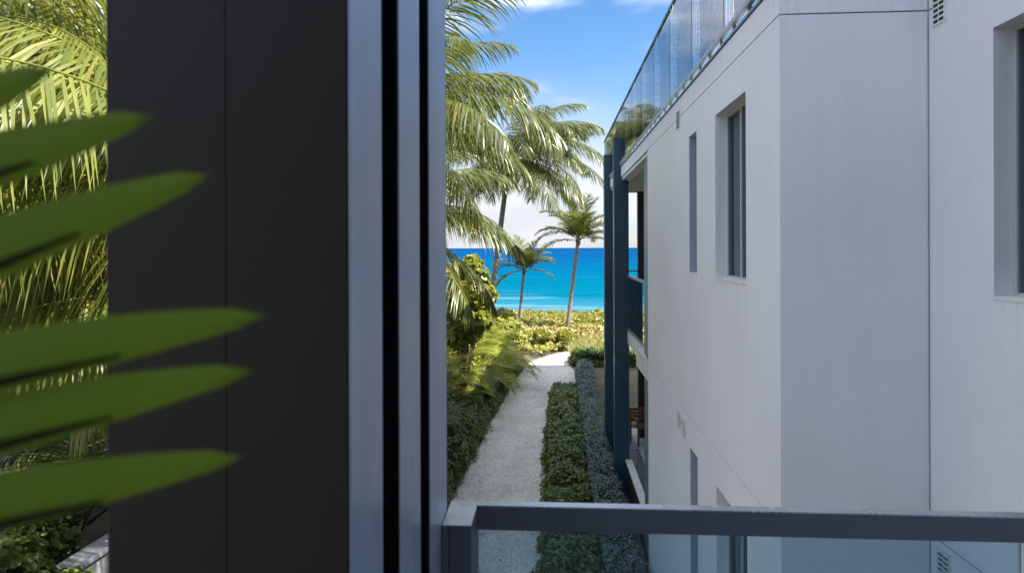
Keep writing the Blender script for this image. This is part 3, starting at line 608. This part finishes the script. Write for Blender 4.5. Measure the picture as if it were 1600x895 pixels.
# ------------------------------------------------------------------ hedges and shrubs
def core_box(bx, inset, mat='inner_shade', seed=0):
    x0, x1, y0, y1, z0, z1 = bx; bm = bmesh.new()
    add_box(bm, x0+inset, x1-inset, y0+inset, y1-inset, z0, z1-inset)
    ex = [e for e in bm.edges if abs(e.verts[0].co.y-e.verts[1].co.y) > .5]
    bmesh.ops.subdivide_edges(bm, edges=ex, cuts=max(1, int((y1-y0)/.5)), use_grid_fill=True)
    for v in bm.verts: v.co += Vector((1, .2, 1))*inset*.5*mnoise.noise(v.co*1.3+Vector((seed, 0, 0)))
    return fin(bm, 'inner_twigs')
def hedge(name, label, bx, n, size, mat, seed, edge=None, aspect=.55, lump=.2, flop=.5, cat='hedge', rounded=False):
    """leaf shell over a lumpy box; edge(y) -> (x0, x1) lets the sides follow the path"""
    x0, x1, y0, y1, z0, z1 = bx; rng = np.random.default_rng(seed)
    t = thing(name, label, cat, ((x0+x1)/2, (y0+y1)/2, 0))
    w, l, h = x1-x0, y1-y0, z1-z0
    area = np.array([w*l*1.2, h*l, h*l*.7, h*w, h*w]); which = rng.choice(5, n, p=area/area.sum())
    a, b = rng.random(n), rng.random(n); P = np.zeros((n, 3)); Nn = np.zeros((n, 3))
    for k in range(5):
        m = which == k
        if k == 0: P[m] = np.stack([x0+w*a[m], y0+l*b[m], np.full(m.sum(), z1)], 1); Nn[m] = (0, 0, 1)
        elif k in (1, 2): P[m] = np.stack([np.full(m.sum(), x0 if k == 1 else x1), y0+l*b[m], z0+h*a[m]], 1); Nn[m] = (-1 if k == 1 else 1, 0, .25)
        else: P[m] = np.stack([x0+w*a[m], np.full(m.sum(), y0 if k == 3 else y1), z0+h*b[m]], 1); Nn[m] = (0, -1 if k == 3 else 1, .25)
    # round the shoulders and add lumps
    cx, cz = (x0+x1)/2, z0; u = (P[:, 0]-cx)/(w/2); v = (P[:, 2]-cz)/h
    sq = 1-.16*(u*u)*(v*v); P[:, 0] = cx+(P[:, 0]-cx)*sq; P[:, 2] = cz+(P[:, 2]-cz)*sq
    lum = np.array([mnoise.noise(Vector(p)*2.1+Vector((seed*3.1, 0, 0)))+.6*mnoise.noise(Vector(p)*5+Vector((seed, 5, 0))) for p in P])
    P += Nn*(lum*lump)[:, None]; P -= Nn*(rng.random(n)**2*.13)[:, None]; P += rng.normal(size=(n, 3))*.02
    if edge is not None:
        e = np.array([edge(y) for y in P[:, 1]]); P[:, 0] += e
    P[:, 2] = np.maximum(P[:, 2], .015)
    Nn = Nn+rng.normal(size=(n, 3))*flop+np.array([0, 0, .35])
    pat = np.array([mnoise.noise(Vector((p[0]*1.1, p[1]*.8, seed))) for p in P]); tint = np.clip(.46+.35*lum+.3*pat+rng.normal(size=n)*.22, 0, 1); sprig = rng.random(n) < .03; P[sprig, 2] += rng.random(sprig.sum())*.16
    me = leaves_mesh('foliage', P-np.array(t.location), Nn, size*rng.uniform(.65, 1.3, n), tint, aspect, rng, rounded)
    obj('foliage', me, mat, t, kind='stuff')
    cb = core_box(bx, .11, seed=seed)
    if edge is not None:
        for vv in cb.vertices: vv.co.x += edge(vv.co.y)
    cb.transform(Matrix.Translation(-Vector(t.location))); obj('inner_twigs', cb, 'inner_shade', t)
    return t
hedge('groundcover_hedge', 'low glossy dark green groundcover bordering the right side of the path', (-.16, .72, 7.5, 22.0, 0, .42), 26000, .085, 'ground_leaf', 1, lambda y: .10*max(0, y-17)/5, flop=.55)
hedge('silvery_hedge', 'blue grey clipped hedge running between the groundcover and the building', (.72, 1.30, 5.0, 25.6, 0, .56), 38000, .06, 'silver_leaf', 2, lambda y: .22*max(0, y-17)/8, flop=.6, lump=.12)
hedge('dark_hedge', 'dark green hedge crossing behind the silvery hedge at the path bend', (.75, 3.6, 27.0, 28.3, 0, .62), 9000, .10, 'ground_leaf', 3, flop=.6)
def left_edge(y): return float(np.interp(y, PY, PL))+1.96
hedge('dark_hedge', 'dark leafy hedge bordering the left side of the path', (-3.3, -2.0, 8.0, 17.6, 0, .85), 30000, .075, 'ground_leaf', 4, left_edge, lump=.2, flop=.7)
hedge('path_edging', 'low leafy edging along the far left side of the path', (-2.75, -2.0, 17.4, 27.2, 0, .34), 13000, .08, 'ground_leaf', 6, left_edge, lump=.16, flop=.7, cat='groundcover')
def shrub(name, label, c, rad, n, size, mat, seed, aspect=.6, rounded=False, stems=6, cat='shrub', group=None):
    """uneven clumps of leaves on branching stems"""
    rng = np.random.default_rng(seed); t = thing(name, label, cat, (c[0], c[1], 0), group=group)
    rad = np.array(rad); ctr = np.array([0, 0, c[2]])
    nc = 26; cc = ctr+norm(rng.normal(size=(nc, 3)))*rad*(rng.random((nc, 1))**.4)*.8; cr = rng.uniform(.28, .5, nc)*rad.min()
    idx = rng.integers(0, nc, n); d = norm(rng.normal(size=(n, 3))); P = cc[idx]+d*(cr[idx]*rng.random(n)**.25)[:, None]
    keep = P[:, 2] > .02; P, d = P[keep], d[keep]; n = len(P); idx = idx[keep]
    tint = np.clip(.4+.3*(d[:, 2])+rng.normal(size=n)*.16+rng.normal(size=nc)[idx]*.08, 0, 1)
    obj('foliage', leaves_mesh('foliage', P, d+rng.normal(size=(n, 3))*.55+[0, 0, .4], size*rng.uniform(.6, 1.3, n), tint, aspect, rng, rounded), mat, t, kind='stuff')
    for k in range(stems):
        e = cc[k]; p = [(rng.uniform(-.08, .08), rng.uniform(-.08, .08), 0), tuple(e*np.array([.35, .35, .5])), tuple(e)]
        obj('branch', tube_mesh('branch', p, [.045*max(.4, c[2]/3), .032*max(.4, c[2]/3), .012], 6), 'branch', t)
    return t
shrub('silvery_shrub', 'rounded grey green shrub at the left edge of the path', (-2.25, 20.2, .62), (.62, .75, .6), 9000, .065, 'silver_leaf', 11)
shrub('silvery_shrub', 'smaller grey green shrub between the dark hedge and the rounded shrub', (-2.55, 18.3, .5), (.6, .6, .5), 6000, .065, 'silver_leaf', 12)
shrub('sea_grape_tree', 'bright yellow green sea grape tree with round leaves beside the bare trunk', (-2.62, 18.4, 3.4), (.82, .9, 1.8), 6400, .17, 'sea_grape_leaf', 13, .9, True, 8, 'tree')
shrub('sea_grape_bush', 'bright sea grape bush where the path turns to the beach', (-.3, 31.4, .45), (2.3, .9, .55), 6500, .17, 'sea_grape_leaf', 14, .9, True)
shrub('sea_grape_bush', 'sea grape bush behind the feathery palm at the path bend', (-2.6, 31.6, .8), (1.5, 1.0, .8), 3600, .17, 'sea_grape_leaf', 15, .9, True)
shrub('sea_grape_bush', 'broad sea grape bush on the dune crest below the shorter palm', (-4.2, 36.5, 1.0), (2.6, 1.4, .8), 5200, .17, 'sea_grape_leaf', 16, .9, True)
shrub('leafy_shrub', 'dark broad leaved shrub below the left palms', (-6.3, 7.0, .75), (.8, .9, .8), 3200, .15, 'ground_leaf', 17, .6, True)
shrub('leafy_shrub', 'dark undergrowth shrub behind the white garden wall', (-7.9, 8.6, .8), (.9, 1.6, .9), 3600, .14, 'ground_leaf', 18, .6, True)
shrub('leafy_shrub', 'tall leafy shrub behind the dark hedge left of the path', (-3.25, 16.2, 1.1), (.8, 1.3, 1.0), 5200, .12, 'ground_leaf', 23, .6, True)
shrub('leafy_shrub', 'leafy shrub right beside the pier behind the dark hedge', (-3.2, 12.8, 1.0), (.8, 1.3, .9), 5200, .12, 'ground_leaf', 24, .6, True)
shrub('leafy_shrub', 'sunlit leafy shrub left of the rounded grey green shrub', (-3.1, 20.6, 1.3), (.8, 1.2, 1.1), 5200, .12, 'sea_grape_leaf', 25, .7, True)
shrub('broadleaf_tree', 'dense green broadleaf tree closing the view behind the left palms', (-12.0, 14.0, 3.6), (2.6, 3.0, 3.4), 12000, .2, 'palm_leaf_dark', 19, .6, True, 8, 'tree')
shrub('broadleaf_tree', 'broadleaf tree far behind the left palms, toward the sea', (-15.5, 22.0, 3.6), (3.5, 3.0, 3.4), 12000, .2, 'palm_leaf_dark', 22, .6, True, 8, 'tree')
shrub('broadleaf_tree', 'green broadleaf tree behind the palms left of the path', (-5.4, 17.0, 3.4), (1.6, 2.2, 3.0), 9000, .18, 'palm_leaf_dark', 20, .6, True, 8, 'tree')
# dune cover: sea grape and dry leaves over the mound, thin grasses
rng = np.random.default_rng(21); n = 60000
X = rng.uniform(-9, 9, n); Y = 29.2+rng.random(n)**.8*15.5
inpath = (X > np.interp(Y, PY, PL)-.1) & (X < np.interp(Y, PY, PR)+.15) & (Y < 31.2)
X, Y = X[~inpath], Y[~inpath]; n = len(X)
h = np.array([.38+.22*mnoise.noise(Vector((x*.9, y*.9, 1)))+.25*mnoise.noise(Vector((x*2.4, y*2.4, 7))) for x, y in zip(X, Y)])
gz = np.array([ground_z(x, y) for x, y in zip(X, Y)])
P = np.stack([X, Y, gz+np.maximum(.03, h*(1-.5*rng.random(n)**3))], 1)
big = np.array([mnoise.noise(Vector((x*.25, y*.5, 4))) for x, y in zip(X, Y)])
fall = np.exp(-((Y-36)/2.6)**2)
tint = np.clip(0.16+.30*fall+.35*big+rng.normal(size=n)*.16, 0, 1)
obj('dune_plants', leaves_mesh('dune_plants', P, rng.normal(size=(n, 3))*.7+[0, -.25, .7], rng.uniform(.08, .2, n), tint, .85, rng, True), 'dune_leaf', label='low mixed sea grape and dry leaves covering the dune before the sea', cat='dune plants', kind='stuff')
def grass(name, label, n, fx, fy, hmin, hmax, seed, lean=.5):
    rng = np.random.default_rng(seed); X = rng.uniform(*fx, n); Y = rng.uniform(*fy, n); gz = np.array([ground_z(x, y) for x, y in zip(X, Y)])
    hh = rng.uniform(hmin, hmax, n); B = np.stack([X, Y, gz], 1); d = rng.normal(size=(n, 3))*lean; d[:, 2] = 1; d = norm(d); a = rng.random(n)*6.28; w = np.stack([np.cos(a), np.sin(a), a*0], 1)*.011
    mid = B+d*(hh*.55)[:, None]; d2 = d.copy(); d2[:, :2] *= 2.2; d2 = norm(d2); tip = mid+d2*(hh*.5)[:, None]
    V = np.stack([B-w, B+w, mid+w*.8, mid-w*.8, tip], 1).reshape(-1, 3); b = np.arange(n)[:, None]*5
    obj(name, np_mesh(name, V, [b+np.array([[0, 1, 2, 3]]), b+np.array([[3, 2, 4]])], np.repeat(np.clip(rng.normal(.5, .25, n), 0, 1), 5)), 'grass_leaf', label=label, cat='grass', kind='stuff')
grass('dune_grass', 'pale dry grass between the path bend and the steel columns', 9000, (.9, 4.2), (28.6, 33.0), .25, .8, 31, .45)
grass('beach_grass', 'thin tufts of grass along the crest of the dune', 9000, (-8, 8), (39, 45), .3, .8, 32, .4)
# low white garden wall seen at the bottom left
gw = thing('garden_wall', 'low pale garden wall at the bottom left beyond the pier', 'wall', (-6.7, 10.5, 0), R(-1.5))
lbox('wall', (-.12, .12, -2.1, 4, 0, .54), 'pale_paver', gw); lbox('coping', (-.18, .18, -2.15, 4.05, .541, .60), 'pale_paver', gw)

# ------------------------------------------------------------------ potted palm leaf right in front of the lens
pt = thing('potted_palm', 'blurred green potted palm leaflets reaching in at the left', 'plant', (-.44, .26, 3.3))
base = Vector(pt.location)
def leaflet(root, tip, width, seed):
    root, tip = Vector(root), Vector(tip); ax = (tip-root); Ln = ax.length; ax.normalize()
    view = Vector((.35, -1, .1)).normalized(); wd = ax.cross(view).normalized()
    if wd.z < 0: wd = -wd
    nn = wd.cross(ax).normalized()
    if nn.y < 0: nn = -nn
    V = []; T = []; K = 18
    for i in range(K+1):
        q = i/K; ww = width*(.72+.28*math.sin(math.pi*min(1, q*1.1)))*math.sqrt(max(0, 1-q**4.5))
        c = root+ax*Ln*q+wd*.004*math.sin(math.pi*q)
        for s, o in ((.66, 0), (.3, .0035), (0, .006), (-.22, .004), (-.40, 0)): V.append(c+wd*ww*s-nn*o*(1-.6*q)); T.append(min(.9, .35+.3*q+.15*s))
    V = [tuple(v-base) for v in V]
    F = np.array([(i*5+k, i*5+k+1, i*5+k+6, i*5+k+5) for i in range(K) for k in range(4)])
    me = np_mesh('leaflet', np.array(V), [F], np.array(T))
    for p in me.polygons: p.use_smooth = True
    lf = obj('leaflet', me, 'pot_leaf', pt)
    fold_line = []
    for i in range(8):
        q = i/7*.76; fold_line.append(tuple(root+ax*Ln*q+wd*(.004*math.sin(math.pi*q)-.0055)+nn*(-.0065)-base))
    obj('fold_shade', tube_mesh('fold_shade', fold_line, [.0046*(1-.8*(i/7)**2) for i in range(8)], 6), 'fold_shade_dark', lf)  # dark tube in place of the shaded fold channel
rx = -.405
for i, (rz_, tip, w) in enumerate(((4.989, (-.233, .286, 5.085), .030), (4.982, (-.187, .289, 5.062), .030), (4.931, (-.16, .291, 5.035), .030), (4.905, (-.134, .292, 4.969), .028), (4.870, (-.140, .292, 4.943), .028), (4.837, (-.145, .291, 4.903), .027))):
    leaflet((rx, .276, rz_), tip, w, i)
sp_ = [Vector((-.44, .26, 3.55)), Vector((-.45, .26, 4.2)), Vector((-.425, .27, 4.7)), Vector((rx, .276, 4.85)), Vector((rx, .277, 5.03)), Vector((-.395, .28, 5.12))]
obj('stem', tube_mesh('stem', [tuple(v-base) for v in sp_], [.014, .012, .009, .007, .006, .004], 8), 'frond_stem', pt)
bm = bmesh.new(); prof = [(.11, 0), (.15, .30), (.165, .31), (.165, .34), (.14, .34), (.135, .29)]; rings = []
for r, z in prof: rings.append([bm.verts.new((r*math.cos(k*math.pi/12), r*math.sin(k*math.pi/12), z)) for k in range(24)])
for a, b in zip(rings, rings[1:]):
    for k in range(24): bm.faces.new((a[k], a[(k+1) % 24], b[(k+1) % 24], b[k]))
bm.faces.new(rings[0]); obj('pot', fin(bm, 'pot'), 'terracotta', pt)
bm = bmesh.new(); bm.faces.new([bm.verts.new((.136*math.cos(k*math.pi/12), .136*math.sin(k*math.pi/12), .295)) for k in range(24)]); obj('pot_soil', fin(bm, 'pot_soil'), 'soil', pt)
